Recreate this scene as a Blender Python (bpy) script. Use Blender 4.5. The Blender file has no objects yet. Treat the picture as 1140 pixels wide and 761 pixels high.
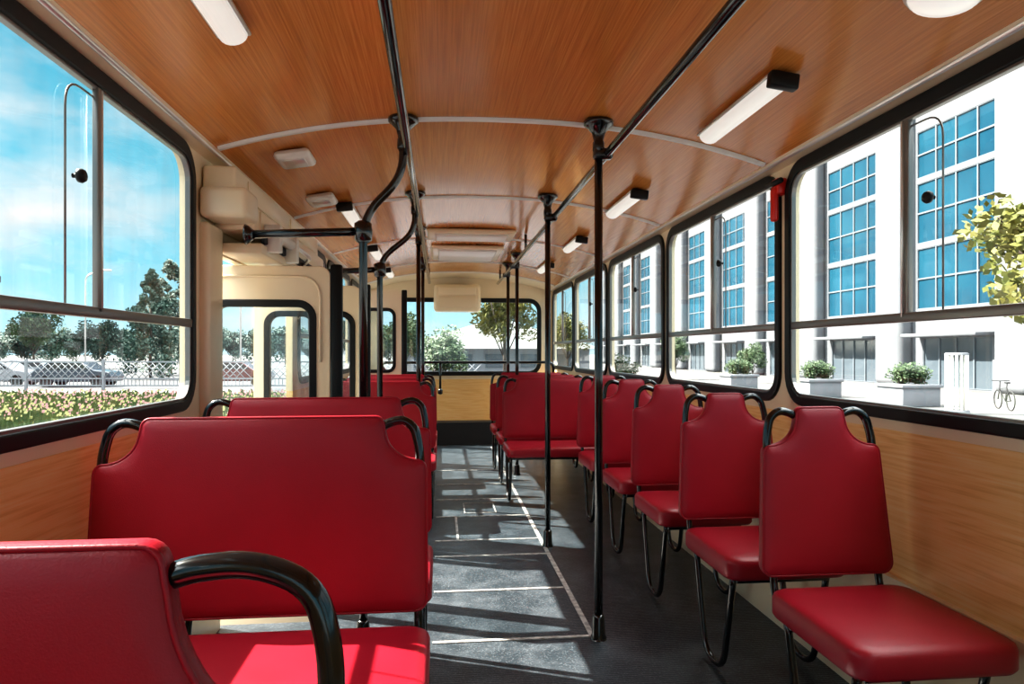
import bpy, bmesh, math, random
from mathutils import Vector, Matrix, geometry
random.seed(7)
S=bpy.context.scene
COL=S.collection
TH=math.radians(6.0)
CAMH=1.15
FW=Vector((math.sin(TH),math.cos(TH),0)); RT=Vector((math.cos(TH),-math.sin(TH),0))
GZ=-0.9
def at(depth,px,z=0.0):
    p=FW*depth+RT*((px-570)/760*depth); return Vector((p.x,p.y,z))

# ---------------- materials ----------------
def newmat(name):
    m=bpy.data.materials.new(name); m.use_nodes=True
    return m,m.node_tree.nodes,m.node_tree.links,m.node_tree.nodes['Principled BSDF']
def mat(name,col,rough=.5,metal=0,coat=0,noise=None,bump=0,bscale=200,spec=None,emit=0):
    m,n,l,b=newmat(name)
    b.inputs['Base Color'].default_value=(*col,1); b.inputs['Roughness'].default_value=rough
    b.inputs['Metallic'].default_value=metal; b.inputs['Coat Weight'].default_value=coat
    b.inputs['Coat Roughness'].default_value=.12
    if emit: b.inputs['Emission Color'].default_value=(1,.97,.9,1); b.inputs['Emission Strength'].default_value=emit
    if spec is not None: b.inputs['Specular IOR Level'].default_value=spec
    tc=n.new('ShaderNodeTexCoord')
    if noise:
        sc,c2=noise
        t=n.new('ShaderNodeTexNoise'); t.inputs['Scale'].default_value=sc; t.inputs['Detail'].default_value=5
        r=n.new('ShaderNodeValToRGB'); r.color_ramp.elements[0].position=.35; r.color_ramp.elements[1].position=.65
        r.color_ramp.elements[0].color=(*col,1); r.color_ramp.elements[1].color=(*c2,1)
        l.new(tc.outputs['Object'],t.inputs['Vector']); l.new(t.outputs['Fac'],r.inputs['Fac']); l.new(r.outputs['Color'],b.inputs['Base Color'])
    if bump:
        t=n.new('ShaderNodeTexNoise'); t.inputs['Scale'].default_value=bscale; t.inputs['Detail'].default_value=3
        bp=n.new('ShaderNodeBump'); bp.inputs['Strength'].default_value=bump; bp.inputs['Distance'].default_value=.002
        l.new(tc.outputs['Object'],t.inputs['Vector']); l.new(t.outputs['Fac'],bp.inputs['Height']); l.new(bp.outputs['Normal'],b.inputs['Normal'])
    return m
def woodmat(name,cols,scale,rough,coat,wave=None,wamt=.35,lo=.3,hi=.7,coatr=.12,panel=0):
    m,n,l,b=newmat(name)
    b.inputs['Roughness'].default_value=rough; b.inputs['Coat Weight'].default_value=coat; b.inputs['Coat Roughness'].default_value=coatr
    b.inputs['Specular IOR Level'].default_value=.35
    tc=n.new('ShaderNodeTexCoord'); mp=n.new('ShaderNodeMapping'); mp.inputs['Scale'].default_value=scale
    l.new(tc.outputs['Object'],mp.inputs['Vector'])
    t=n.new('ShaderNodeTexNoise'); t.inputs['Scale'].default_value=1; t.inputs['Detail'].default_value=8; t.inputs['Roughness'].default_value=.65
    l.new(mp.outputs['Vector'],t.inputs['Vector'])
    fac=t.outputs['Fac']
    if wave:
        mp2=n.new('ShaderNodeMapping'); mp2.inputs['Scale'].default_value=wave; l.new(tc.outputs['Object'],mp2.inputs['Vector'])
        t2=n.new('ShaderNodeTexNoise'); t2.inputs['Scale'].default_value=1; t2.inputs['Detail'].default_value=1.2
        l.new(mp2.outputs['Vector'],t2.inputs['Vector'])
        mu=n.new('ShaderNodeMath'); mu.operation='MULTIPLY'; mu.inputs[1].default_value=26; l.new(t2.outputs['Fac'],mu.inputs[0])
        fr=n.new('ShaderNodeMath'); fr.operation='PINGPONG'; fr.inputs[1].default_value=.5; l.new(mu.outputs[0],fr.inputs[0])
        mx=n.new('ShaderNodeMath'); mx.operation='MULTIPLY_ADD'; mx.inputs[1].default_value=wamt
        l.new(fr.outputs[0],mx.inputs[0]); 
        h=n.new('ShaderNodeMath'); h.operation='MULTIPLY'; h.inputs[1].default_value=.9; l.new(fac,h.inputs[0]); l.new(h.outputs[0],mx.inputs[2])
        fac=mx.outputs[0]
    if panel:
        mp3=n.new('ShaderNodeMapping'); mp3.inputs['Scale'].default_value=(4.5,.12,1); l.new(tc.outputs['Object'],mp3.inputs['Vector'])
        t3=n.new('ShaderNodeTexNoise'); t3.inputs['Scale'].default_value=1; t3.inputs['Detail'].default_value=1; l.new(mp3.outputs['Vector'],t3.inputs['Vector'])
        ad=n.new('ShaderNodeMath'); ad.operation='MULTIPLY_ADD'; ad.inputs[1].default_value=panel; l.new(t3.outputs['Fac'],ad.inputs[0])
        s3=n.new('ShaderNodeMath'); s3.operation='ADD'; s3.inputs[1].default_value=-panel*.5; l.new(fac,s3.inputs[0]); l.new(s3.outputs[0],ad.inputs[2]); fac=ad.outputs[0]
    r=n.new('ShaderNodeValToRGB'); cr=r.color_ramp
    cr.elements[0].position=lo; cr.elements[0].color=(*cols[0],1); cr.elements[1].position=hi; cr.elements[1].color=(*cols[2],1)
    e=cr.elements.new((lo+hi)/2); e.color=(*cols[1],1)
    l.new(fac,r.inputs['Fac']); l.new(r.outputs['Color'],b.inputs['Base Color'])
    return m
M={}
M['ceil']=woodmat('ceiling_veneer',[(.40,.125,.022),(.64,.235,.048),(.82,.38,.10)],(190,2.6,190),.26,.6,lo=.18,hi=.82,coatr=.12,panel=.22)
M['wall']=woodmat('wall_veneer',[(.74,.39,.12),(.95,.60,.24),(.98,.72,.36)],(3,2.2,120),.4,.2,wave=(1,.5,4.5),wamt=.22,lo=.25,hi=.75)
M['cream']=mat('cream_paint',(.86,.72,.50),.3,coat=.3)
M['white']=mat('white_paint',(.8,.78,.72),.35,coat=.2)
M['alu']=mat('aluminium',(.75,.73,.70),.3,metal=.8)
M['dalu']=mat('dark_aluminium',(.24,.23,.22),.32,metal=.7)
M['rubber']=mat('black_rubber',(.008,.010,.011),.42,spec=.3)
M['black']=mat('black_enamel',(.005,.006,.007),.14,coat=.6)
M['red']=mat('red_vinyl',(.335,.008,.022),.38,bump=.2,bscale=420,noise=(6,(.37,.010,.027)))
M['redp']=mat('red_plastic',(.65,.02,.01),.3)
M['strip']=mat('floor_strip',(.26,.26,.26),.45,metal=.3,noise=(30,(.6,.6,.58)))
M['dark']=mat('dark_step',(.012,.012,.014),.6)
M['diff']=mat('lamp_diffuser',(.90,.89,.86),.25,emit=.22)
M['concrete']=mat('paving',(.10,.10,.10),.9,noise=(.8,(.125,.12,.115)))
M['asphalt']=mat('asphalt',(.05,.05,.056),.9,noise=(1.5,(.07,.07,.075)))
M['grass']=mat('grass',(.03,.06,.013),.9,noise=(3,(.05,.085,.022)))
M['bed']=mat('bed_stems',(.035,.07,.014),.8,noise=(1.2,(.09,.115,.03)))
M['facade']=mat('facade_plaster',(.130,.135,.150),.8,noise=(.4,(.15,.155,.17)))
M['bwin']=mat('facade_glass',(.006,.038,.068),.10,noise=(.25,(.012,.07,.11)))
M['gwin']=mat('dark_glass',(.08,.10,.12),.15)
M['muntin']=mat('window_muntins',(.14,.16,.185),.5)
M['leafy']=mat('yellow_leaves',(.08,.10,.016),.6,noise=(2.5,(.17,.155,.028)))
M['leafg']=mat('green_leaves',(.020,.05,.015),.6,noise=(2.5,(.05,.09,.026)))
M['leafd']=mat('conifer_needles',(.022,.055,.045),.7,noise=(2.5,(.045,.09,.065)))
M['bark']=mat('bark',(.06,.045,.035),.9)
M['pink']=mat('pink_petals',(.22,.09,.09),.6)
M['yel']=mat('yellow_petals',(.17,.17,.04),.6)
M['tyre']=mat('tyre',(.02,.02,.02),.8)
M['fence']=mat('fence_paint',(.20,.21,.23),.5)
def glass():
    m=bpy.data.materials.new('window_glass'); m.use_nodes=True; n=m.node_tree.nodes; l=m.node_tree.links; n.clear()
    o=n.new('ShaderNodeOutputMaterial'); mx=n.new('ShaderNodeMixShader'); t=n.new('ShaderNodeBsdfTransparent'); g=n.new('ShaderNodeBsdfGlossy')
    t.inputs['Color'].default_value=(.85,.93,.95,1); g.inputs['Roughness'].default_value=.02
    f=n.new('ShaderNodeLayerWeight'); f.inputs['Blend'].default_value=.5
    p=n.new('ShaderNodeMath'); p.operation='POWER'; p.inputs[1].default_value=4; l.new(f.outputs['Facing'],p.inputs[0])
    q=n.new('ShaderNodeMath'); q.operation='MULTIPLY_ADD'; q.inputs[1].default_value=.5; q.inputs[2].default_value=.06; l.new(p.outputs[0],q.inputs[0])
    l.new(q.outputs[0],mx.inputs['Fac']); l.new(t.outputs[0],mx.inputs[1]); l.new(g.outputs[0],mx.inputs[2])
    d=n.new('ShaderNodeBsdfDiffuse'); d.inputs['Color'].default_value=(.62,.72,.74,1); m2=n.new('ShaderNodeMixShader')
    tc=n.new('ShaderNodeTexCoord'); mp=n.new('ShaderNodeMapping'); mp.inputs['Scale'].default_value=(14,14,2.2); l.new(tc.outputs['Object'],mp.inputs[0])
    no=n.new('ShaderNodeTexNoise'); no.inputs['Scale'].default_value=1; no.inputs['Detail'].default_value=6; l.new(mp.outputs[0],no.inputs['Vector'])
    mr=n.new('ShaderNodeMapRange'); mr.inputs['From Min'].default_value=.4; mr.inputs['From Max'].default_value=.8; mr.inputs['To Min'].default_value=.012; mr.inputs['To Max'].default_value=.13; l.new(no.outputs['Fac'],mr.inputs['Value'])
    l.new(mr.outputs['Result'],m2.inputs['Fac']); l.new(mx.outputs[0],m2.inputs[1]); l.new(d.outputs[0],m2.inputs[2])
    l.new(m2.outputs[0],o.inputs['Surface'])
    return m
M['glass']=glass()
def floormat():
    m,n,l,b=newmat('floor_rubber'); b.inputs['Roughness'].default_value=.36; b.inputs['Specular IOR Level'].default_value=.45
    tc=n.new('ShaderNodeTexCoord')
    v=n.new('ShaderNodeTexVoronoi'); v.inputs['Scale'].default_value=110; l.new(tc.outputs['Object'],v.inputs['Vector'])
    r=n.new('ShaderNodeValToRGB'); r.color_ramp.elements[0].position=.10; r.color_ramp.elements[0].color=(.10,.125,.145,1); r.color_ramp.elements[1].position=.36; r.color_ramp.elements[1].color=(.022,.032,.041,1)
    l.new(v.outputs['Distance'],r.inputs['Fac'])
    t=n.new('ShaderNodeTexNoise'); t.inputs['Scale'].default_value=5; t.inputs['Detail'].default_value=8; t.inputs['Roughness'].default_value=.7; l.new(tc.outputs['Object'],t.inputs['Vector'])
    r2=n.new('ShaderNodeValToRGB'); r2.color_ramp.elements[0].position=.45; r2.color_ramp.elements[0].color=(0,0,0,1); r2.color_ramp.elements[1].position=.8; r2.color_ramp.elements[1].color=(.065,.075,.085,1)
    l.new(t.outputs['Fac'],r2.inputs['Fac'])
    wv=n.new('ShaderNodeTexWave'); wv.bands_direction='Y'; wv.inputs['Scale'].default_value=22; l.new(tc.outputs['Object'],wv.inputs['Vector'])
    a=n.new('ShaderNodeMix'); a.data_type='RGBA'; a.blend_type='ADD'; a.inputs['Factor'].default_value=1; l.new(r.outputs['Color'],a.inputs['A']); l.new(r2.outputs['Color'],a.inputs['B'])
    l.new(a.outputs['Result'],b.inputs['Base Color'])
    bp=n.new('ShaderNodeBump'); bp.inputs['Strength'].default_value=.4; bp.inputs['Distance'].default_value=.002; bp.invert=True; l.new(v.outputs['Distance'],bp.inputs['Height'])
    b2=n.new('ShaderNodeBump'); b2.inputs['Strength'].default_value=.25; b2.inputs['Distance'].default_value=.003; l.new(wv.outputs['Fac'],b2.inputs['Height']); l.new(bp.outputs['Normal'],b2.inputs['Normal']); l.new(b2.outputs['Normal'],b.inputs['Normal'])
    return m
M['floor']=floormat()

# ---------------- mesh helpers ----------------
def mobj(name,v,f,m,smooth=False,parent=None):
    me=bpy.data.meshes.new(name); me.from_pydata([tuple(p) for p in v],[],f); me.update()
    ms=m if isinstance(m,(list,tuple)) else [m]
    for x in ms: me.materials.append(M[x])
    if smooth: me.polygons.foreach_set('use_smooth',[True]*len(me.polygons))
    o=bpy.data.objects.new(name,me); COL.objects.link(o)
    if parent: child(o,parent)
    return o
def child(o,p):
    if o.type=='MESH': o.data.transform(Matrix.Translation(-p.location))
    o.parent=p; return o
def empty(name,loc,label=None,cat=None,group=None):
    o=bpy.data.objects.new(name,None); o.empty_display_size=.1; o.location=loc; COL.objects.link(o)
    meta(o,label,cat,group); return o
def meta(o,label=None,cat=None,group=None,kind=None):
    if label:o['label']=label
    if cat:o['category']=cat
    if group:o['group']=group
    if kind:o['kind']=kind
    return o
def struct(o,label,cat='structure'):
    return meta(o,label,cat,kind='structure')
def bm_obj(bm,name,m,smooth=False,parent=None):
    me=bpy.data.meshes.new(name); bmesh.ops.recalc_face_normals(bm,faces=bm.faces); bm.to_mesh(me); bm.free()
    ms=m if isinstance(m,(list,tuple)) else [m]
    for x in ms: me.materials.append(M[x])
    if smooth:
        me.polygons.foreach_set('use_smooth',[True]*len(me.polygons))
    o=bpy.data.objects.new(name,me); COL.objects.link(o)
    if smooth:
        try: me.set_sharp_from_angle(angle=math.radians(50))
        except Exception: pass
    if parent: child(o,parent)
    return o
def bbox(bm,x0,x1,y0,y1,z0,z1,bev=0,seg=2,mi=0):
    r=bmesh.ops.create_cube(bm,size=1); vs=r['verts']
    for v in vs:
        v.co=Vector(((x0+x1)/2+v.co.x*(x1-x0),(y0+y1)/2+v.co.y*(y1-y0),(z0+z1)/2+v.co.z*(z1-z0)))
    fs=set(f for v in vs for f in v.link_faces)
    for f in fs: f.material_index=mi
    if bev:
        es=list(set(e for v in vs for e in v.link_edges))
        r=bmesh.ops.bevel(bm,geom=es,offset=bev,segments=seg,affect='EDGES',profile=.5)
        for f in r['faces']: f.material_index=mi
def box(name,x0,x1,y0,y1,z0,z1,m,bev=0,seg=2,parent=None):
    bm=bmesh.new(); bbox(bm,x0,x1,y0,y1,z0,z1,bev,seg); return bm_obj(bm,name,m,smooth=bool(bev),parent=parent)
def sweep(pts,r,seg=12):
    pts=[Vector(p) for p in pts]; n=len(pts); V=[];F=[]
    t0=(pts[1]-pts[0]).normalized(); up=Vector((0,0,1)) if abs(t0.z)<.9 else Vector((1,0,0))
    nrm=(up-t0*up.dot(t0)).normalized(); prev=t0
    for i,p in enumerate(pts):
        if i==0:t=t0
        elif i==n-1:t=(pts[i]-pts[i-1]).normalized()
        else:t=((pts[i+1]-p).normalized()+(p-pts[i-1]).normalized()).normalized()
        q=prev.rotation_difference(t); nrm=q@nrm; nrm=(nrm-t*nrm.dot(t)).normalized(); prev=t; b=t.cross(nrm)
        for k in range(seg):
            a=2*math.pi*k/seg; V.append(p+(nrm*math.cos(a)+b*math.sin(a))*r)
    for i in range(n-1):
        for k in range(seg):
            k2=(k+1)%seg; F.append((i*seg+k,i*seg+k2,(i+1)*seg+k2,(i+1)*seg+k))
    F.append(tuple(range(seg-1,-1,-1))); F.append(tuple((n-1)*seg+k for k in range(seg)))
    return V,F
def fillet(pts,rad,n=6):
    pts=[Vector(p) for p in pts]; out=[pts[0]]
    for i in range(1,len(pts)-1):
        a,b,c=pts[i-1],pts[i],pts[i+1]; d1=(a-b);d2=(c-b); r=min(rad,d1.length*.48,d2.length*.48)
        p0=b+d1.normalized()*r; p1=b+d2.normalized()*r
        for k in range(n+1):
            t=k/n; out.append(p0*(1-t)**2+b*2*t*(1-t)+p1*t*t)
    out.append(pts[-1]); return out
def tube(name,pts,r,m,rad=0,parent=None,seg=12):
    if rad: pts=fillet(pts,rad)
    V,F=sweep(pts,r,seg); return mobj(name,V,F,m,True,parent)
def tubes(name,paths,r,m,parent=None,seg=10):
    V=[];F=[]
    for p in paths:
        v,f=sweep(p,r,seg); o=len(V); V+=v; F+=[tuple(i+o for i in q) for q in f]
    return mobj(name,V,F,m,True,parent)
def lathe(name,prof,c,m,parent=None,seg=20,axis='Z'):
    V=[];F=[];n=len(prof)
    for r,z in prof:
        for k in range(seg):
            a=2*math.pi*k/seg; x,y=r*math.cos(a),r*math.sin(a)
            p={'Z':(x,y,z),'X':(z,x,y),'Y':(x,z,y)}[axis]
            V.append((c[0]+p[0],c[1]+p[1],c[2]+p[2]))
    for i in range(n-1):
        for k in range(seg):
            k2=(k+1)%seg; F.append((i*seg+k,i*seg+k2,(i+1)*seg+k2,(i+1)*seg+k))
    F.append(tuple(range(seg))); F.append(tuple((n-1)*seg+k for k in range(seg)))
    return mobj(name,V,F,m,True,parent)
def rrect(x0,x1,y0,y1,r,n=7):
    P=[]
    for cx,cy,a0 in ((x1-r,y1-r,0),(x0+r,y1-r,90),(x0+r,y0+r,180),(x1-r,y0+r,270)):
        for k in range(n+1):
            a=math.radians(a0+90*k/n); P.append((cx+r*math.cos(a),cy+r*math.sin(a)))
    return P
def rect(x0,x1,y0,y1): return [(x0,y0),(x1,y0),(x1,y1),(x0,y1)]
MX_X=lambda x:Matrix(((0,0,1,x),(1,0,0,0),(0,1,0,0),(0,0,0,1)))
MX_Y=lambda y:Matrix(((1,0,0,0),(0,0,-1,y),(0,1,0,0),(0,0,0,1)))
MX_Z=lambda z:Matrix.Translation((0,0,z))
def plate(name,loops,th,mx,m,parent=None,bev=0):
    cu=bpy.data.curves.new(name,'CURVE'); cu.dimensions='2D'; cu.fill_mode='BOTH'; cu.extrude=max(th/2-bev,0.0005); cu.bevel_depth=bev; cu.bevel_resolution=1
    if bev: cu.offset=-bev
    for L in loops:
        s=cu.splines.new('POLY'); s.points.add(len(L)-1)
        for i,p in enumerate(L): s.points[i].co=(p[0],p[1],0,1)
        s.use_cyclic_u=True
    o=bpy.data.objects.new(name,cu); COL.objects.link(o)
    dg=bpy.context.evaluated_depsgraph_get(); me=bpy.data.meshes.new_from_object(o.evaluated_get(dg))
    bpy.data.objects.remove(o); bpy.data.curves.remove(cu)
    me.materials.clear(); me.materials.append(M[m]); me.name=name
    me.polygons.foreach_set('use_smooth',[False]*len(me.polygons))
    me.transform(mx); o=bpy.data.objects.new(name,me); COL.objects.link(o)
    if parent: child(o,parent)
    return o
def pane(loop,mx,parent):
    V=[mx@Vector((p[0],p[1],0)) for p in loop]
    return mobj('glass',V,[tuple(range(len(V)))],'glass',False,parent)
def dup(top,loc,rot=0,scale=None,group=None):
    t=top.copy(); COL.objects.link(t); t.location=loc
    if rot: t.rotation_euler=(0,0,rot)
    if scale: t.scale=(scale,)*3
    def rec(a,b):
        for c in list(a.children):
            d=c.copy(); COL.objects.link(d); d.parent=b; rec(c,d)
    rec(top,t); return t

# ---------------- bus shell ----------------
XL,XR=-.93,1.43; XC=.25; Y0,Y1=-2.6,8.65
def cz(x):
    u=abs((x-XC)/1.12); return 1.93+.155*(1-min(u,1)**2.3)
fl=plate('floor',[[(XL-.05,Y0),(XR+.05,Y0),(XR+.05,Y1+.05),(XL-.05,Y1+.05),(XL-.05,4.42),(-.47,4.42),(-.47,2.98),(XL-.05,2.98)]],.04,MX_Z(-.02),'floor')
struct(fl,'dark grey speckled rubber bus floor','floor')
st=box('trim_1',XL-.15,-.47,2.9,4.5,-.36,-.30,'dark'); struct(st,'dark entrance step below the open door','step')
w=box('trim_2',-.49,-.47,2.98,4.42,-.30,-.04,'dark'); struct(w,'dark riser of the entrance step','step')
def vault(name,ya,yb,dz,th,m):
    V=[];F=[];N=40
    for z_ in (dz,dz+th):
        for i in range(N+1):
            x=XC-1.12+2.24*i/N
            for y in (ya,yb): V.append((x,y,cz(x)+z_))
    b=2*(N+1)
    for i in range(N):
        F.append((2*i,2*i+1,2*i+3,2*i+2)); F.append((b+2*i,b+2*i+2,b+2*i+3,b+2*i+1))
    return mobj(name,V,F,m,True)
N=40
ce=vault('ceiling',Y0,Y1,0,.04,'ceil'); struct(ce,'glossy orange-brown wood veneer curved bus ceiling','ceiling')
n=3
def trim(o,label,cat='trim'):
    return struct(o,label,cat)
o=vault('trim_%d'%n,8.05,Y1,-.010,.006,'cream'); n+=1; trim(o,'cream painted end section of curved ceiling')
for sx,name in ((-1,'l'),(1,'r')):
    xe=XC+sx*1.12; xw=XL if sx<0 else XR
    prof=[(xe-sx*.012,1.932),(xe,1.922),(xw-sx*.01,1.918),(xw+sx*.05,1.915),(xw+sx*.05,2.0),(xe-sx*.012,1.985)]
    V=[(p[0],y,p[1]) for y in (Y0,Y1) for p in prof]; k=len(prof)
    F=[(i,(i+1)%k,k+(i+1)%k,k+i) for i in range(k)]+[tuple(range(k)),tuple(range(k,2*k))]
    o=mobj('trim_%d'%n,V,F,'cream'); n+=1; trim(o,'cream coved trim between wall and ceiling')
    xm=xe+sx*.004
    o=tube('trim_%d'%n,[(xm,Y0,1.926),(xm,Y1,1.926)],.010,'alu'); n+=1; trim(o,'aluminium ceiling edge strip')
# arches
for ya in (-1.78,-.28,1.22,2.74,4.12,5.6,7.1,8.05):
    V=[];F=[]
    for i in range(N+1):
        x=XC-1.10+2.2*i/N; z=cz(x)
        V+= [(x,ya-.022,z-.001),(x,ya-.014,z-.009),(x,ya+.014,z-.009),(x,ya+.022,z-.001)]
    for i in range(N):
        for k in range(3): F.append((4*i+k,4*i+k+1,4*i+k+5,4*i+k+4))
    o=mobj('trim_%d'%n,V,F,'white',True); n+=1; trim(o,'off-white arched ceiling joint strip')

PIL=[-2.55,-1.78,-.28,1.22,2.72,4.22,5.72,7.22,8.62]
winsR=[(a+.045,b-.045) for a,b in zip(PIL[1:-1],PIL[2:])]
winsL=[(-1.735,-.325),(-.235,1.175),(1.265,2.675),(4.62,5.675),(5.765,7.175),(7.265,8.575)]
ZB,ZT=.955,1.885
def wall(nm,xw,wins,door,side):
    e=empty(nm,(xw,0,0)); struct(e,'bus side wall with wood veneer below the windows and cream pillars','wall')
    s=1 if side>0 else -1; xc=xw+s*.022
    loops=[rect(Y0,Y1+.04,.90,1.95)] if not door else [[(Y0,.90),(2.95,.90),(2.95,1.56),(4.45,1.56),(4.45,.90),(Y1+.04,.90),(Y1+.04,1.95),(Y0,1.95)]]
    loops+=[rrect(a,b,ZB,ZT,.10) for a,b in wins]
    plate('pillar_panel',loops,.04,MX_X(xc),'cream',e)
    segs=[(Y0,Y1+.04)] if not door else [(Y0,2.95),(4.45,Y1+.04)]
    for a,b in segs:
        box('wood_panel',min(xw,xw+s*.04),max(xw,xw+s*.04),a,b,.44,.90,'wall',parent=e)
        box('kick_panel',min(xw-s*.02,xw+s*.04),max(xw-s*.02,xw+s*.04),a,b,0,.44,'cream' ,parent=e)
    if door: box('door_post',xw-.02,xw+.035,2.77,2.95,.44,1.66,'cream',.02,4,e)
    return e
wall('wall_right',XR,winsR,False,1)
wall('wall_left',XL,winsL,True,-1)
def window(idx,xw,a,b,side):
    s=side; e=empty('window_%d'%idx,(xw,(a+b)/2,ZB)); struct(e,'bus side window with black rubber seal and sliding upper panes','window')
    plate('rubber_seal',[rrect(a-.022,b+.022,ZB-.022,ZT+.032,.13),rrect(a+.018,b-.018,ZB+.018,ZT-.018,.085)],.03,MX_X(xw+s*.002),'rubber',e,bev=.006)
    plate('metal_frame',[rrect(a+.014,b-.014,ZB+.014,ZT-.014,.088),rrect(a+.026,b-.026,ZB+.026,ZT-.026,.078)],.02,MX_X(xw+s*.004),'dalu',e,bev=.002)
    zt=1.255; xg=xw+s*.02; ym=(a+b)/2
    pane(rrect(a,b,ZB,ZT,.09),MX_X(xg),e)
    box('transom',xw-.008,xw+.012,a+.02,b-.02,zt-.015,zt+.015,'dalu',.004,2,e)
    box('mullion',xw-.006,xw+.012,ym-.018,ym+.002,zt,ZT-.02,'dalu',.003,2,e)
    box('mullion_strip',xw-.009,xw+.010,ym+.005,ym+.014,zt,ZT-.02,'alu',.002,1,e)
    xe=xw+s*.006
    tube('sliding_pane_edge',[(xe,ym,ZT-.045),(xe,ym-.15,ZT-.045),(xe,ym-.15,zt+.01)],.003,'dalu',.09,e,8)
    lathe('knob',[(.006,0),(.006,.012),(.017,.014),(.019,.022),(.015,.03),(0.004,.032)] if s<0 else [(.006,0),(.006,-.012),(.017,-.014),(.019,-.022),(.015,-.03),(0.004,-.032)],(xw+s*.006,ym-.115,1.60),'rubber',e,14,'X')
i=1
for a,b in winsR: window(i,XR,a,b,1); i+=1
for a,b in winsL: window(i,XL,a,b,-1); i+=1

# rear wall
e=empty('wall_rear',(XC,Y1,0)); struct(e,'cream bus end wall with wide window above wood veneer','wall')
plate('upper_panel',[rect(XL-.04,XR+.04,.80,2.12),rrect(-.74,1.26,.87,1.80,.14)],.04,MX_Y(Y1+.02),'cream',e)
box('wood_panel',XL-.04,XR+.04,Y1,Y1+.04,.28,.80,'wall',parent=e)
box('step_box',XL,XR,Y1-.25,Y1,0,.28,'dark',parent=e)
e=empty('window_%d'%i,(XC,Y1,.85)); i+=1; struct(e,'wide rounded end window with black seal','window')
plate('rubber_seal',[rrect(-.765,1.285,.845,1.825,.16),rrect(-.71,1.23,.90,1.77,.11)],.03,MX_Y(Y1-.002),'rubber',e,bev=.006)
pane(rrect(-.74,1.26,.87,1.80,.14),MX_Y(Y1+.02),e)
# front wall behind camera
e=empty('wall_front',(XC,Y0,0)); struct(e,'cream bus front wall with windscreen opening','wall')
plate('panel',[rect(XL-.04,XR+.04,0,2.12),rrect(-.8,1.3,.75,1.85,.12)],.04,MX_Y(Y0-.02),'cream',e)
e=empty('window_%d'%i,(XC,Y0,.75)); struct(e,'wide windscreen with black seal','window')
plate('rubber_seal',[rrect(-.82,1.32,.73,1.87,.14),rrect(-.77,1.27,.78,1.82,.1)],.03,MX_Y(Y0),'rubber',e)
pane(rrect(-.8,1.3,.75,1.85,.12),MX_Y(Y0-.02),e)

# floor strips
def fs(x0,x1,y0,y1):
    global n
    o=box('trim_%d'%n,x0,x1,y0,y1,0,.004,'strip'); n+=1; trim(o,'worn aluminium floor joint strip')
fs(.60,.622,2.7,8.2)
for yy in (1.55,2.12,2.7,3.27,3.83,4.15,4.75,5.3,5.9,6.6): fs(-.03,.598,yy,yy+.019)
fs(.10,.115,4.17,4.748)
for x0,x1,y0,y1 in ((.17,.40,4.85,4.858),(.17,.40,5.17,5.178),(.17,.178,4.858,5.17),(.392,.40,4.858,5.17)): fs(x0,x1,y0,y1)

# ---------------- doors ----------------
def leaf(num,y,x0,x1,ztop,holes,edge,zb=-.28,zw=.25,label='open cream folding bus door leaf with rounded black-sealed window'):
    e=empty('door_%d'%num,((x0+x1)/2,y,zb)); struct(e,label,'door')
    plate('leaf',[rrect(x0,x1,zb,ztop,.05)]+[rrect(a,b,zw,t,.07) for a,b,t in holes],.035,MX_Y(y),'cream',e,bev=.004)
    for a,b,t in holes:
        plate('rubber_seal',[rrect(a-.022,b+.022,zw-.022,t+.022,.085),rrect(a+.012,b-.012,zw+.012,t-.012,.055)],.05,MX_Y(y),'rubber',e,bev=.005)
        pane(rrect(a,b,zw,t,.07),MX_Y(y),e)
    if edge: box('edge_seal',x1,x1+.055,y-.02,y+.02,zb,ztop+.01,'rubber',.01,2,e)
leaf(1,3.3,-1.12,-.515,1.55,[(-1.05,-.60,1.37)],True)
leaf(2,4.2,-1.10,-.475,1.545,[(-1.02,-.755,1.37),(-.68,-.53,1.37)],True)
leaf(3,7.2,-.91,-.40,1.78,[(-.83,-.48,1.58)],True,.004,.95,'cream partition with rounded black-sealed window beside the seats')
o=tube('trim_%d'%n,[(-1.08,3.279,1.10),(-1.08,3.279,1.50),(-.56,3.279,1.50),(-.56,3.279,1.10)],.006,'cream',.10); n+=1; trim(o,'raised cream bead pressed around door leaf')
e=empty('door_mechanism',(-.84,2.75,1.62),'cream painted metal door actuator housing above the open door','door mechanism')
box('housing',-.925,-.80,2.78,4.6,1.76,1.88,'cream',.012,3,e)
box('housing',-.925,-.765,2.92,4.6,1.655,1.755,'cream',.010,3,e)
box('end_cover',-.925,-.745,2.735,2.915,1.67,1.79,'cream',.022,4,e)
box('cover_plate',-.768,-.758,3.0,3.45,1.665,1.745,'cream',.003,2,e)
box('cover_plate',-.768,-.758,3.50,4.05,1.665,1.745,'cream',.003,2,e)
box('cover_plate',-.803,-.793,2.95,3.70,1.78,1.86,'cream',.003,2,e)
box('cover_plate',-.803,-.793,3.76,4.50,1.78,1.86,'cream',.003,2,e)
tube('air_cylinder',[(-.72,3.0,1.665),(-.72,3.45,1.665)],.025,'white',0,e,16)
box('bracket',-.77,-.69,3.05,3.10,1.58,1.70,'white',.006,2,e)
box('bracket',-.77,-.69,3.40,3.45,1.58,1.70,'white',.006,2,e)
tube('link_rod',[(-.70,3.45,1.66),(-.66,3.6,1.63),(-.75,3.85,1.62)],.010,'alu',.1,e)
box('guide_rail',-.925,-.745,2.96,4.5,1.562,1.605,'cream',.008,2,e)
box('guide_slot',-.76,-.742,3.0,4.45,1.61,1.65,'dark',.004,1,e)

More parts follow.
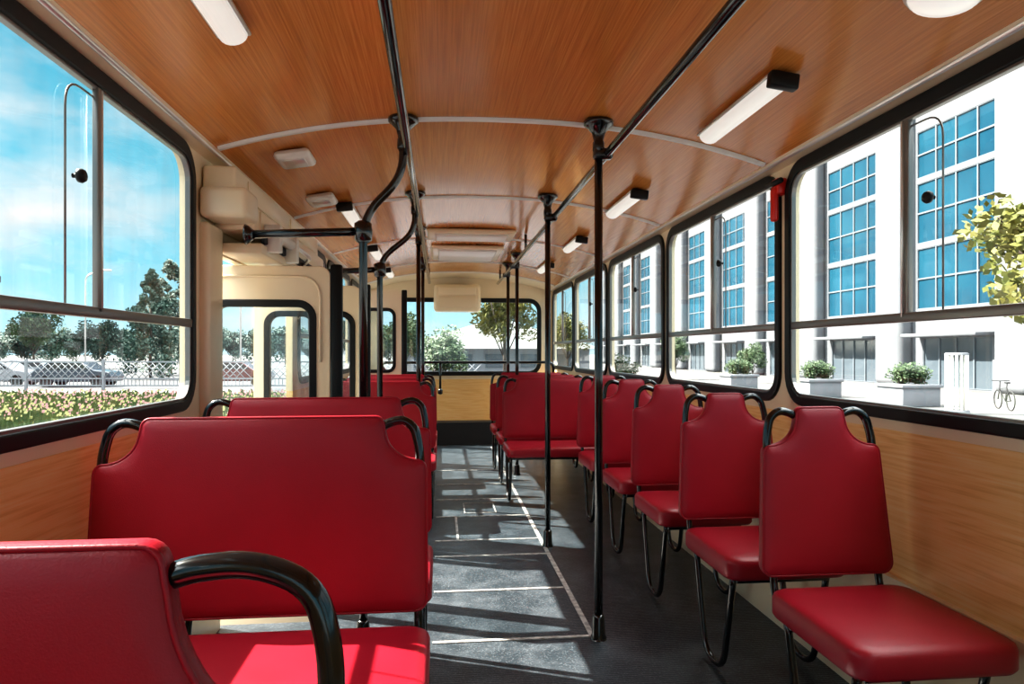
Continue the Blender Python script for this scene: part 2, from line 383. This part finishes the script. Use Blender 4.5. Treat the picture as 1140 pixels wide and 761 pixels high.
# ---------------- seats ----------------
def seat(wd,cw,notch=.115,hz=0,zs=.865,hn=.075,flare=0):
    """seat facing -Y, origin at floor below backrest centre"""
    e=empty('bus_seat',(0,0,0))
    zb,zt=.475,.980; hw=wd/2; tw=hw-notch
    P=[]
    def arc(cx,cz_,rx,rz,a0,a1,n=6):
        for k in range(n+1):
            a=math.radians(a0+(a1-a0)*k/n); P.append((cx+rx*math.cos(a),cz_+rz*math.sin(a)))
    arc(hw-.035-.004+flare,zb+.035,.035,.035,-90,0)
    arc(hw-.024,zs-.028,.024,.028,0,80,4)
    for k in range(1,12):
        a=math.radians(270-90*k/12); P.append((hw-.022+(hw-.03-tw)*math.cos(a)*1.0,zs+hn+hn*math.sin(a)))
    arc(tw-.025+.004,zt-.025,.025,.025,0,90,5)
    R=P; L=[(-x,z) for x,z in reversed(P)]
    loop=[]
    full=R+L
    for i_ in range(len(full)):
        a=Vector(full[i_]); b_=Vector(full[(i_+1)%len(full)]); d=(b_-a).length; m_=max(1,int(d/.02))
        for k in range(m_): loop.append(a.lerp(b_,k/m_))
    n_=len(loop)
    nr=[]
    for i_ in range(n_):
        t=(loop[(i_+1)%n_]-loop[i_-1]).normalized(); nr.append(Vector((-t.y,t.x)))
    def D(p):
        best=9
        for k in range(n_):
            a=loop[k]; ab=loop[(k+1)%n_]-a; t=max(0,min(1,(p-a).dot(ab)/max(ab.length_squared,1e-12))); best=min(best,(p-a-ab*t).length)
        return best
    def inside(p):
        c_=False
        for k in range(n_):
            a=loop[k]; b2=loop[(k+1)%n_]
            if (a.y>p.y)!=(b2.y>p.y) and p.x<(b2.x-a.x)*(p.y-a.y)/(b2.y-a.y)+a.x: c_=not c_
        return c_
    def H(d):
        t=min(1,max(0,d)/.09); return .0165+.006*(1-(1-t)**2.2)
    def tilt(x,z,y): return Vector((x,y+(z-zb)*.10,z))
    bm=bmesh.new()
    inset=.010
    steps=[(0,0),(.001,.008),(.004,.0135),(.010,H(.010))]
    rings=[([p+nr[k]*off for k,p in enumerate(loop)],yy) for off,yy in steps]
    vr=[]
    order=[(r,-y) for r,y in reversed(rings)]+[(r,y) for r,y in rings[1:]]
    for r,y in order: vr.append([bm.verts.new(tilt(p.x,p.y,y)) for p in r])
    for j in range(len(vr)-1):
        for k in range(n_):
            k2=(k+1)%n_; bm.faces.new((vr[j][k],vr[j][k2],vr[j+1][k2],vr[j+1][k]))
    pts=[p.copy() for p in rings[-1][0]]
    gx=int(wd/.028)
    for ix in range(-gx,gx+1):
        for iz in range(0,20):
            p=Vector((ix*.028+(.014 if iz%2 else 0),zb+.01+iz*.027))
            if abs(p.x)<hw+.02 and p.y<zt and inside(p) and D(p)>inset+.012: pts.append(p)
    edges=[(k,(k+1)%n_) for k in range(n_)]
    ov,oe,of,_a,_b,_c=geometry.delaunay_2d_cdt(pts,edges,[],1,1e-6)
    hd=[H(D(p)) for p in ov]
    for sgn in (-1,1):
        vs=[bm.verts.new(tilt(p.x,p.y,sgn*h_)) for p,h_ in zip(ov,hd)]
        for f in of:
            try: bm.faces.new([vs[q] for q in f])
            except ValueError: pass
    bmesh.ops.remove_doubles(bm,verts=bm.verts,dist=.0006)
    me_o=bm_obj(bm,'backrest','red',False,e); me_o.data.polygons.foreach_set('use_smooth',[True]*len(me_o.data.polygons))
    q=[p+nr[k]*.003 for k,p in enumerate(loop)]
    pp=[Vector(tilt(p.x,p.y,-.0125)) for p in q]; tube('piping',pp+[pp[0]],.0035,'red',0,e,6)
    pr=rrect(-cw/2,cw/2,-.49,-.045,.05,6); Vc=[];Fc=[]
    lv=[(0.02,.384),(.006,.387),(0,.397),(0,.440),(.004,.451),(.012,.457),(.03,.461)]
    cc=Vector((0,-.265)); k_=len(pr); prv=[Vector(p) for p in pr]
    for off,z in lv:
        for p in prv:
            sx=(cw/2-off)/(cw/2); sy=(.2225-off)/.2225
            q=Vector(((p.x)*sx,cc.y+(p.y-cc.y)*sy)); Vc.append((q.x,q.y,z))
    for s_,z in ((.7,.464),(.35,.465)):
        for p in prv:
            q=cc+(p-cc)*s_; Vc.append((q.x,q.y,z))
    T=len(lv)+2
    for j in range(T-1):
        for q in range(k_):
            q2=(q+1)%k_; Fc.append((j*k_+q,j*k_+q2,(j+1)*k_+q2,(j+1)*k_+q))
    Fc.append(tuple(range(k_-1,-1,-1))); Fc.append(tuple((T-1)*k_+q for q in range(k_)))
    mobj('seat_cushion',Vc,Fc,'red',True,e)
    r=.0125
    for s in (-1,1):
        xo=s*(hw-.019)
        pts=[(xo,(zs-.065-zb)*.1,zs-.065),(xo,.040,.885-hz),(s*(hw-.027-notch*.05),.048,.945-hz),(s*(hw-notch*.55),.051,.968-hz),(s*(tw+.012),.051,.960-hz*.8),(s*(tw-.03),.05,.93)]
        tube('grab_handle',[Vector(p) for p in pts],r,'black',.06,e)
        xs=s*(hw-.022)
        tube('back_upright',[(xs,.006,.53),(xs,-.002,.44),(xs,-.04,.372),(xs,-.12,.365)],r*.9,'black',.04,e)
        tube('leg',[(xs,-.08,.378),(xs,-.10,.30),(xs,-.17,.02),(xs,-.33,.02),(xs,-.40,.30),(xs,-.42,.385)],.0115,'black',.08,e)
    for y0,y1,z0,z1 in ((-.44,-.415,.362,.386),(-.13,-.105,.362,.386),(0,.02,.485,.50)):
        box('frame_bar',-hw+.025,hw-.025,y0,y1,z0,z1,'black',.004,2,e)
    return e
single=seat(.38,.43,flare=.024); double=seat(.84,.86,flare=.008); near=seat(.84,.86,.166,.012,zs=.80,hn=.15)
near.location=(-.50,.60,0); near['label']='double red vinyl bus seat with wide black tubular handles'; near['category']='bus seat'; near['group']='double bus seats'
def place(src,x,y,label,grp,first=[set()]):
    if src.name not in first[0]:
        first[0].add(src.name); t=src; t.location=(x,y,0)
    else: t=dup(src,(x,y,0))
    t['label']=label; t['category']='bus seat'; t['group']=grp; return t
for k,y in enumerate((1.96,2.66,3.36,4.04,4.74)):
    place(single,1.165,y,'single red vinyl bus seat with black tubular handles beside window','single bus seats along the window wall')
for k,(x,y) in enumerate(((-.455,1.80),(-.455,2.55),(-.455,4.95),(-.455,5.65),(-.455,6.35),(.92,5.46),(.92,6.15),(.92,6.85))):
    t=place(double,x,y,'double red vinyl bus seat with black tubular handles','double bus seats')
    if y>4: t.scale=(1,1,.955)

# ---------------- poles & rails ----------------
PR=.0165
def flange(x,y,e,up=True):
    z=cz(x)-.002
    lathe('ceiling_flange',[(.018,z-.13),(.024,z-.12),(.024,z-.085),(.020,z-.08),(.028,z-.045),(.05,z-.022),(.06,z-.015),(.06,z)],(x,y,0),'black',e)
def socket(x,y,e):
    lathe('floor_socket',[(.032,0),(.032,.01),(.027,.02),(.024,.09),(.018,.10)],(x,y,.001),'black',e)
def clamp(x,y,z,xr,e):
    bm=bmesh.new(); bbox(bm,min(x,xr)-.022,max(x,xr)+.022,y-.022,y+.022,z-.022,z+.022,.012,3); bm_obj(bm,'rail_clamp','black',True,e)
for x,y in ((.63,2.68),(.63,3.98),(.71,6.31),(.70,7.05)):
    e=empty('grab_pole',(x,y,0),'straight glossy black floor-to-ceiling grab pole','grab pole','straight grab poles')
    tube('tube',[(x,y,0.004),(x,y,cz(x)-.01)],PR,'black',0,e,16); flange(x,y,e); socket(x,y,e); clamp(x,y,1.94,.665,e)
for x,y in ((-.16,5.09),(-.17,6.75)):
    e=empty('grab_pole',(x,y,0),'straight glossy black grab pole beside double seats','grab pole','straight grab poles')
    tube('tube',[(x,y,0.004),(x,y,cz(x)-.01)],PR,'black',0,e,16); flange(x,y,e); socket(x,y,e)
for y,xb in ((2.72,-.30),(3.98,-.345)):
    e=empty('bent_grab_pole',(xb,y,0),'black grab pole with swan-neck bend and side bar','grab pole','bent grab poles')
    xt=-.145
    tube('tube',[(xt,y,cz(xt)-.01),(xt,y,1.84),(xb,y,1.68),(xb,y,.004)],PR,'black',.09,e,16)
    flange(xt,y,e); socket(xb,y,e)
    lathe('joint',[(.02,1.575),(.034,1.585),(.036,1.62),(.034,1.65),(.02,1.66)],(xb,y,0),'black',e)
    tube('side_bar',[(xb,y,1.62),(-.735,y,1.60)],PR,'black',0,e,14)
    lathe('bar_end_flange',[(.018,.03),(.034,.012),(.04,0)],(-.745,y,1.60),'black',e,18,'X')
for x,lab in ((.665,'right'),(-.125,'left')):
    e=empty('overhead_handrail',(x,3,1.94),'long glossy black overhead handrail along the aisle','handrail','overhead handrails')
    tube('tube',[(x,-2.5,1.94),(x,7.9,1.94)],PR,'black',0,e,16)
    for y in (-1.0,.6,5.3,7.6):
        tube('hanger',[(x,y,1.94),(x,y,cz(x)-.004)],.011,'black',0,e)
e=empty('rear_handrail',(XC,8.15,0),'black horizontal handrail with posts in front of end window','handrail')
tube('tube',[(-.70,8.15,0.004),(-.70,8.15,1.02),(1.36,8.15,1.02),(1.36,8.15,.004)],PR,'black',.08,e)
tube('post',[(.0,8.15,1.02),(.0,8.15,.70)],.014,'black',0,e)
lathe('post_knob',[(.014,0),(.03,.01),(.03,.05),(.012,.07)],(0,8.15,.64),'black',e)

# ---------------- ceiling fittings ----------------
def strip_light():
    e=empty('ceiling_strip_light',(0,0,0),'white fluorescent strip light with black end cap on wood ceiling','ceiling light','fluorescent ceiling lights')
    box('housing',-.045,.045,-.30,.30,-.012,.0,'alu',.003,1,e)
    V=[];F=[];K=10
    pf=[(.038*math.cos(math.pi*k/K),-.012-.028*math.sin(math.pi*k/K)) for k in range(K+1)]
    for y in (-.285,.285):
        for p in pf: V.append((p[0],y,p[1]))
    for k in range(K): F.append((k,k+1,K+1+k+1,K+1+k))
    F+= [tuple(range(K+1)),tuple(range(K+1,2*K+2))]
    mobj('diffuser',V,F,'diff',True,e)
    box('end_cap',-.046,.046,-.32,-.284,-.048,0,'rubber',.006,2,e)
    return e
sl=strip_light(); firstl=True
for x,ys in ((1.05,(2.3,3.82,5.3,6.8,.8)),(-.55,(1.6,4.3,5.9,7.4,.1))):
    for y in ys:
        t=sl if firstl else dup(sl,(0,0,0)); firstl=False
        t.location=(x,y,cz(x)-.010); 
        t.rotation_euler=(0,(.13 if x>0 else -.13),0)
for y,x in ((3.0,-.62),(3.78,-.64)):
    e=empty('ceiling_speaker',(x,y,cz(x)),'small cream rounded box speaker on wood ceiling','speaker','small ceiling speakers')
    o=box('body',x-.075,x+.075,y-.09,y+.09,cz(x)-.045,cz(x)-.006,'white',.02,3,e)
    box('grille',x-.045,x+.045,y-.06,y+.06,cz(x)-.049,cz(x)-.044,'alu',.002,1,e)
    e.rotation_euler=(0,-.16,0)
LX,LY=1.16,1.46
e=empty('round_ceiling_lamp',(LX,LY,cz(LX)),'round white ceiling lamp with metal rim','ceiling light')
lathe('rim',[(.085,0),(.088,-.01),(.08,-.02)],(LX,LY,cz(LX)-.004),'alu',e,28)
lathe('dome',[(.078,-.018),(.07,-.03),(.04,-.04),(.005,-.044)],(LX,LY,cz(LX)-.004),'diff',e,28)
e.rotation_euler=(0,.17,0)
for y0,y1,x0,x1,lab in ((5.15,5.55,-.1,.58,'a'),(5.95,6.75,-.08,.56,'b')):
    e=empty('roof_hatch',((x0+x1)/2,y0,2.07),'cream rounded roof hatch panel set in wood ceiling','roof hatch','roof hatches')
    box('frame',x0,x1,y0,y1,2.045,2.078,'cream',.02,3,e)
    box('cover',x0+.06,x1-.06,y0+.06,y1-.06,2.03,2.05,'white',.015,3,e)
e=empty('head_box',(.25,8.55,1.7),'cream padded box with rounded corners above end window','equipment box')
box('body',-.08,.50,8.40,8.625,1.64,1.98,'cream',.05,4,e)
box('lid',-.02,.44,8.38,8.41,1.68,1.82,'cream',.012,3,e)
box('lid',-.02,.44,8.38,8.41,1.84,1.94,'cream',.012,3,e)
e=empty('emergency_hammer',(1.40,2.72,1.80),'red emergency hammer hanging on cream window pillar','emergency hammer')
box('holder',1.385,1.43,2.69,2.75,1.80,1.87,'redp',.01,3,e)
box('handle',1.372,1.40,2.70,2.735,1.69,1.83,'redp',.012,3,e)
tube('head',[(1.385,2.66,1.85),(1.385,2.78,1.85)],.012,'rubber',0,e)

# ---------------- exterior ----------------
def gplane(name,pts,z,m,label,cat):
    o=mobj(name,[(p[0],p[1],z) for p in pts],[tuple(range(len(pts)))],m); struct(o,label,cat); return o
gplane('ground',[(-300,-150),(300,-150),(300,400),(-300,400)],GZ,'concrete','light grey paved ground','ground')
gplane('road',[(-9,-60),(3.5,-60),(3.5,60),(-9,60)],GZ+.01,'asphalt','grey asphalt road under the bus','road')
q=[at(11,-600),at(27,-900),at(27,440),at(11,330)]
gplane('lawn',q,GZ+.02,'grass','green lawn beside the road','lawn')
q=[at(37,-900),at(70,-900),at(70,455),at(37,440)]
gplane('parking_lot',q,GZ+.02,'asphalt','grey asphalt parking area behind the fence','road')

def leafquads(centers,count,size,V,F,MI,mi=0,flat=False):
    for _ in range(count):
        c,r=random.choice(centers)
        d=Vector((random.gauss(0,1),random.gauss(0,1),random.gauss(0,1))).normalized()*r*(random.random()**.35)
        p=Vector(c)+d; s=size*random.uniform(.6,1.3)
        u=Vector((random.gauss(0,1),random.gauss(0,1),random.gauss(0,1))).normalized(); w=u.orthogonal().normalized()*.6
        b=len(V); V+= [p-u*s,p+w*s,p+u*s,p-w*s]; F.append((b,b+1,b+2,b+3)); MI.append(mi)
def tree(name,kind,leafm,label,cat='tree',h=6,r=2,count=3000,size=.14,trunk=2):
    e=empty(name,(0,0,0),label,cat)
    V=[];F=[];MI=[]
    if kind=='round':
        cs=[]
        for _ in range(34):
            d=Vector((random.gauss(0,1),random.gauss(0,1),random.gauss(0,.8))).normalized()*r*random.uniform(.2,.78)
            cs.append(((d.x,d.y,trunk+(h-trunk)/2+d.z*(h-trunk)/2/r),r*random.uniform(.18,.36)))
    else:
        cs=[]
        for k in range(90):
            t=random.random()**.95; rr=r*(1-t)**.65*random.uniform(.6,1.1); a=random.uniform(0,6.28)
            cs.append(((rr*.75*math.cos(a),rr*.75*math.sin(a),trunk+(h-trunk)*t*.97),max(.22,rr*.34)))
    leafquads(cs,count,size,V,F,MI)
    mobj('foliage',V,F,leafm,False,e)
    rt=.035*h*.6
    paths=[[Vector((0,0,0)),Vector((.05,.02,trunk)),Vector((0,0,trunk+(h-trunk)*.6))]]
    tb=tubes('trunk',paths,rt*.6,'bark',e,8)
    if kind=='round':
        for a in range(6):
            an=a*1.05
            tubes('branch',[[Vector((0,0,trunk*.95)),Vector((r*.3*math.cos(an),r*.3*math.sin(an),trunk+(h-trunk)*.3)),Vector((r*.6*math.cos(an),r*.6*math.sin(an),trunk+(h-trunk)*.6))]],rt*.22,'bark',e,6)
    return e
T_y=tree('tree','round','leafy','young tree with yellow-green autumn leaves',h=5.6,r=1.9,count=5200,size=.09,trunk=1.7)
T_g=tree('tree','round','leafg','leafy green deciduous tree',h=6,r=2.4,count=5000,size=.13,trunk=1.5)
T_d=tree('conifer_tree','cone','leafd','tall dark green conifer tree',h=9,r=2.8,count=8000,size=.14,trunk=.7)
T_b=tree('tree','round','leafd','broad dense dark green tree with low crown',h=5.4,r=2.9,count=7000,size=.17,trunk=.5)
def pt(src,depth,px,sc,state={},rot=None):
    p=at(depth,px,GZ)
    if src.name not in state: state[src.name]=1; t=src; t.location=p
    else: t=dup(src,p)
    t.scale=(sc,)*3; t.rotation_euler=(0,0,random.uniform(0,6.28)); t['group']='trees around the bus'
pt(T_y,12.5,1208,1.15)
pt(T_y,30,562,1.05); pt(T_y,42,632,.9)
pt(T_g,26,496,.52); pt(T_g,45,450,.8); pt(T_g,22,690,.34)
pt(T_d,50,168,.92); pt(T_d,58,190,1.12)
pt(T_g,70,38,1.25)
for k,px in enumerate(range(-60,440,29)):
    pt(T_b,(80,91,103)[k%3],px,random.uniform(.95,1.15))
pt(T_g,50,752,.6); pt(T_g,44,838,.45)

# flower bed
V=[];F=[];MI=[]
for _ in range(24000):
    d=random.uniform(15.5,25.5); px=random.uniform(-120,440); p=at(d,px,GZ)
    hgt=random.uniform(.25,.6)*(1 if random.random()<.8 else 1.15)
    a=random.uniform(0,6.28); w_=random.uniform(.02,.07); dx=math.cos(a)*w_; dy=math.sin(a)*w_
    b=len(V); V+=[(p.x-dx,p.y-dy,GZ),(p.x+dx,p.y+dy,GZ),(p.x+dx*.6+random.uniform(-.1,.1),p.y+dy*.6,GZ+hgt),(p.x-dx*.6,p.y-dy*.6,GZ+hgt*.9)]; F.append((b,b+1,b+2,b+3)); MI.append(0)
for _ in range(3800):
    d=random.uniform(15.5,25.5); px=random.uniform(-120,440); 
    far=(d-15.5)/10
    p=at(d,px,GZ+random.uniform(.38,.65)); s=random.uniform(.018,.036)
    mi=1 if random.random()<(.25+.5*far) else 2
    b=len(V)
    for dx,dy,dz in ((-1,0,-1),(1,0,-1),(1,0,1),(-1,0,1)): V.append((p.x+dx*s*RT.x,p.y+dx*s*RT.y+dz*s*.5,p.z+dz*s))
    F.append((b,b+1,b+2,b+3)); MI.append(mi)
fb=mobj('flower_bed',V,F,['bed','pink','yel']); fb.data.polygons.foreach_set('material_index',MI)
meta(fb,'dense bed of pink and yellow flowers with green stems','flower bed',kind='stuff')

# fence
def fence():
    e=empty('fence_panel',(0,0,0),'white painted metal fence panel with diagonal lattice','fence','white fence panels')
    for z in (.25,.62,1.5): box('rail',.06,4,-.03,.03,z-.035,z+.035,'fence',parent=e)
    box('post',-.06,.06,-.06,.06,0,1.65,'fence',parent=e)
    ps=[]
    for k in range(-3,12):
        x=k*.36
        for s in (1,-1):
            a=Vector((x,0,.62)) if s>0 else Vector((x+.88,0,.62)); b_=Vector((x+.88,0,1.5)) if s>0 else Vector((x,0,1.5))
            if min(a.x,b_.x)>=-.01 and max(a.x,b_.x)<=4.01: ps.append([a,b_])
    tubes('lattice',ps,.022,'fence',e,5)
    bm=bmesh.new()
    for k in range(20): bbox(bm,.1+k*.2-.015,.1+k*.2+.015,-.015,.015,.25,.62)
    bm_obj(bm,'lattice_base','fence',False,e)
    return e
fp=fence(); rz=-TH
for k in range(11):
    p=FW*36+RT*(-46+4.075*k); p.z=GZ
    t=fp if k==0 else dup(fp,p); t.location=p; t.rotation_euler=(0,0,rz)
# cars
cols=[(.25,.25,.27),(.03,.04,.06),(.22,.23,.25),(.10,.02,.02)]
for k,c in enumerate(cols): M['car%d'%k]=mat('car_paint_%d'%k,c,.25,coat=.8)
names=['silver','dark blue','light grey','dark red']
for k,(d,px) in enumerate(((40.5,0),(39.5,88),(47,40),(40.5,262),(40.5,-95))):
    kk=k%4; p=at(d,px,GZ+.02)
    e=empty('car',(0,0,0),names[kk]+' hatchback car parked behind the white fence','car','parked cars')
    side=[(-2.1,.3),(2.05,.3),(2.15,.6),(2.0,.85),(1.15,.98),(.55,1.42),(-1.2,1.46),(-1.95,1.0),(-2.15,.8)]
    plate('body',[side],1.7,MX_Y(0),'car%d'%kk,e,bev=.06)
    plate('side_window',[[(-1.6,1.0),(.95,1.0),(.48,1.35),(-1.12,1.38)]],1.72,MX_Y(0),'dark',e)
    for x in (-1.35,1.35):
        for y in (-.8,.8): lathe('wheel',[(.33,-.1),(.33,.1)],(x,y,.33),'tyre',e,18,'Y')
    e.location=p; e.rotation_euler=(0,0,random.uniform(-.12,.12))

# main building right
XF=27.7
e=empty('office_building',(XF,40,GZ),'large white building with tall fins and blue glazed windows','building')
bays=[]; y=22.0
while y<112: bays.append((y,y+6.0)); y+=9.2
rows=[(3.6,7.1),(7.4,10.9),(11.2,13.9)]
loops=[rect(18,120,GZ,16.5)]
for a,b in bays:
    for z0,z1 in rows: loops.append(rect(a,b,z0,z1))
    loops.append(rect(a+.5,b-.5,GZ+.05,1.9))
plate('facade',loops,.4,MX_X(XF+.2),'facade',e)
box('backing',XF+3,XF+12,18,120,GZ,16.4,'facade',parent=e)
box('cornice',XF-.9,XF+.4,18,120,16.5,17.3,'facade',.05,1,e)
def bwin(w,h,cx,cy,mm='bwin'):
    bm=bmesh.new(); bbox(bm,-.03,.03,0,w,0,h,mi=0)
    for k in range(cx+1): bbox(bm,-.10,.05,max(0,k*w/cx-.045),min(w,k*w/cx+.045),0,h,mi=1)
    for k in range(cy+1): bbox(bm,-.10,.05,0,w,max(0,k*h/cy-.045),min(h,k*h/cy+.045),mi=1)
    me=bpy.data.meshes.new('facade_window'); bm.to_mesh(me); bm.free(); me.materials.append(M[mm]); me.materials.append(M['muntin']); return me
m1=bwin(6.0,3.5,4,2); m2=bwin(6.0,2.7,4,2); m3=bwin(5.0,2.75,4,1,'gwin')
for a,b in bays:
    for z0,z1 in rows:
        o=bpy.data.objects.new('window',m1 if z1-z0>3 else m2); COL.objects.link(o); o.parent=e; o.location=(.12,a-40,z0-GZ)
    o=bpy.data.objects.new('entrance_door',m3); COL.objects.link(o); o.parent=e; o.location=(.12,a+.5-40,.07)
    box('door_canopy',XF-1.2,XF-.02,a+.2,b-.2,1.95,2.15,'facade',.03,1,e)
    yc=(b+a+9.2)/2
    box('fin',XF-.8,XF+.1,yc-1.3,yc+1.3,GZ,16.5,'facade',.38,6,e)
# distant building left
p=at(90,-72); e=empty('apartment_building',(p.x,p.y,GZ),'distant pale block building with dark flat roof','building')
box('body',p.x-6,p.x+4,p.y-4,p.y+6,GZ,10.9,'facade',parent=e); box('roof',p.x-6.3,p.x+4.3,p.y-4.3,p.y+6.3,10.9,11.8,'dark',parent=e)
for kz in range(3):
    for kx in range(4): box('window',p.x-5+kx*2.4,p.x-3.8+kx*2.4,p.y-4.06,p.y-3.95,1.5+kz*3,3.2+kz*3,'gwin',parent=e)
# far pavilion behind end window
p=at(62,560); e=empty('pavilion_building',(p.x,p.y,GZ),'low white building with pale gabled roof','building')
box('body',p.x-9,p.x+8,p.y,p.y+8,GZ,1.4,'fence',parent=e)
V=[(p.x-10,p.y-1,1.4),(p.x+9,p.y-1,1.4),(p.x+9,p.y+9,1.4),(p.x-10,p.y+9,1.4),(p.x-.5,p.y-1,4.2),(p.x-.5,p.y+9,4.2)]
mobj('roof',V,[(0,1,4),(2,3,5),(0,4,5,3),(1,2,5,4),(0,3,2,1)],'white',False,e)
for kx in range(5): box('window',p.x-8+kx*3.2,p.x-6+kx*3.2,p.y-.06,p.y+.02,-.3,.9,'gwin',parent=e)

# planters
def planter():
    e=empty('shrub_planter',(0,0,0),'white concrete planter box with clipped green shrub','planter','shrub planters')
    bm=bmesh.new(); bbox(bm,-.75,.75,-.75,.75,0,.78,.03,2); bbox(bm,-.82,.82,-.82,.82,.70,.82,.02,2); bm_obj(bm,'box','fence',True,e)
    V=[];F=[];MI=[]
    cs=[((random.uniform(-.4,.4),random.uniform(-.4,.4),random.uniform(.95,1.4)),.28) for _ in range(24)]
    leafquads(cs,2600,.06,V,F,MI); mobj('shrub',V,F,'leafg',False,e)
    return e
pl=planter()
for k,(d,px) in enumerate(((26,1011),(31,909),(37,822))):
    p=at(d,px,GZ); t=pl if k==0 else dup(pl,p); t.location=p
# striped column
p=at(22.6,1065,GZ); e=empty('ribbed_light_column',(p.x,p.y,GZ),'short white ribbed cylindrical column standing on paving','column')
for k in range(14):
    a=k*2*math.pi/14; x=p.x+.30*math.cos(a); y=p.y+.30*math.sin(a); box('rib',x-.035,x+.035,y-.035,y+.035,GZ,GZ+1.95,'white',.01,1,e)
lathe('cap',[(.34,0),(.35,.05),(.3,.08)],(p.x,p.y,GZ+1.93),'facade',e); lathe('base',[(.38,0),(.38,.1),(.34,.12)],(p.x,p.y,GZ),'facade',e)
# bicycle
p=at(24,1118,GZ); e=empty('bicycle',(0,0,0),'dark bicycle parked on paving','bicycle')
for x in (-.52,.52):
    tube('wheel',[(x+.33*math.cos(a*math.pi/12),0,.34+.33*math.sin(a*math.pi/12)) for a in range(25)],.02,'tyre',0,e,6)
tubes('frame',[[Vector((-.52,0,.34)),Vector((-.1,0,.3)),Vector((.38,0,.72)),Vector((-.2,0,.78)),Vector((-.1,0,.3))],[Vector((-.52,0,.34)),Vector((-.2,0,.78)),Vector((-.23,0,.95))],[Vector((.52,0,.34)),Vector((.38,0,.72)),Vector((.34,0,1.0))]],.018,'dark',e,6)
box('saddle',-.36,-.12,-.06,.06,.93,.99,'dark',.02,2,e)
tube('handlebar',[(.3,-.28,1.02),(.34,0,1.0),(.3,.28,1.02)],.014,'dark',0,e,6)
e.location=p; e.rotation_euler=(0,0,1.2)
# street lamps
def lamp():
    e=empty('street_lamp',(0,0,0),'slim grey street lamp post','street lamp','street lamps')
    tube('pole',[(0,0,0),(0,0,7.6),(1.2,0,8.0)],.06,'alu',.5,e,8); box('lamp_head',1.1,1.8,-.12,.12,7.95,8.07,'white',.03,2,e); return e
lp=lamp()
for k,(d,px) in enumerate(((46,268),(50,95))):
    p=at(d,px,GZ); t=lp if k==0 else dup(lp,p); t.location=p

# ---------------- world & sun ----------------
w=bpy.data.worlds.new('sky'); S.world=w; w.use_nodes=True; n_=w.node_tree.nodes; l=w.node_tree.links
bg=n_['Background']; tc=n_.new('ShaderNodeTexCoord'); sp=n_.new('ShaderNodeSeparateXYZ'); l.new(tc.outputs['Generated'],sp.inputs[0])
r=n_.new('ShaderNodeValToRGB'); cr=r.color_ramp
cr.elements[0].position=0; cr.elements[0].color=(.38,.52,.56,1); cr.elements[1].position=.9; cr.elements[1].color=(.62,.60,.56,1)
e_=cr.elements.new(.12); e_.color=(.18,.42,.50,1); e_=cr.elements.new(.36); e_.color=(.050,.27,.37,1); e_=cr.elements.new(.6); e_.color=(.42,.45,.46,1)
l.new(sp.outputs['Z'],r.inputs['Fac'])
mp=n_.new('ShaderNodeMapping'); mp.inputs['Scale'].default_value=(1.5,1.5,3.6); mp.inputs['Location'].default_value=(.9,.1,.4)
l.new(tc.outputs['Generated'],mp.inputs[0]); t=n_.new('ShaderNodeTexNoise'); t.inputs['Scale'].default_value=1.7; t.inputs['Detail'].default_value=7; t.inputs['Roughness'].default_value=.55; l.new(mp.outputs[0],t.inputs['Vector'])
c=n_.new('ShaderNodeValToRGB'); c.color_ramp.elements[0].position=.47; c.color_ramp.elements[1].position=.68; l.new(t.outputs['Fac'],c.inputs['Fac'])
mx=n_.new('ShaderNodeMix'); mx.data_type='RGBA'; l.new(c.outputs['Color'],mx.inputs['Factor']); l.new(r.outputs['Color'],mx.inputs['A']); mx.inputs['B'].default_value=(.56,.50,.48,1)
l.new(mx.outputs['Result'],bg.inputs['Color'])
mr=n_.new('ShaderNodeMapRange'); mr.inputs['From Min'].default_value=.48; mr.inputs['From Max'].default_value=.72; mr.inputs['To Min'].default_value=1.0; mr.inputs['To Max'].default_value=8.0  # sky above the view boosted, added as unseen fill light for the interior
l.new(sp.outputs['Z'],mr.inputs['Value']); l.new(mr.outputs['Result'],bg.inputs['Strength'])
sd=bpy.data.lights.new('sun_light','SUN'); sd.energy=13; sd.angle=.009; sd.color=(1,.89,.76)
so=bpy.data.objects.new('sun_light',sd); COL.objects.link(so)
dirv=Vector((1,-.42,-1.04)).normalized(); so.rotation_euler=dirv.to_track_quat('-Z','Y').to_euler()

S.view_settings.view_transform='Standard'
try: S.view_settings.look='Medium High Contrast'
except Exception as ex: print(ex)
S.view_settings.exposure=1.05

cd=bpy.data.cameras.new('camera'); cd.lens=24; cd.sensor_width=36; cd.clip_start=.02; cd.clip_end=600
cd.shift_y=(391-380.5)/1140
cam=bpy.data.objects.new('camera',cd); COL.objects.link(cam); cam.location=(0,0,CAMH); cam.rotation_euler=(math.radians(90),0,-TH); S.camera=cam
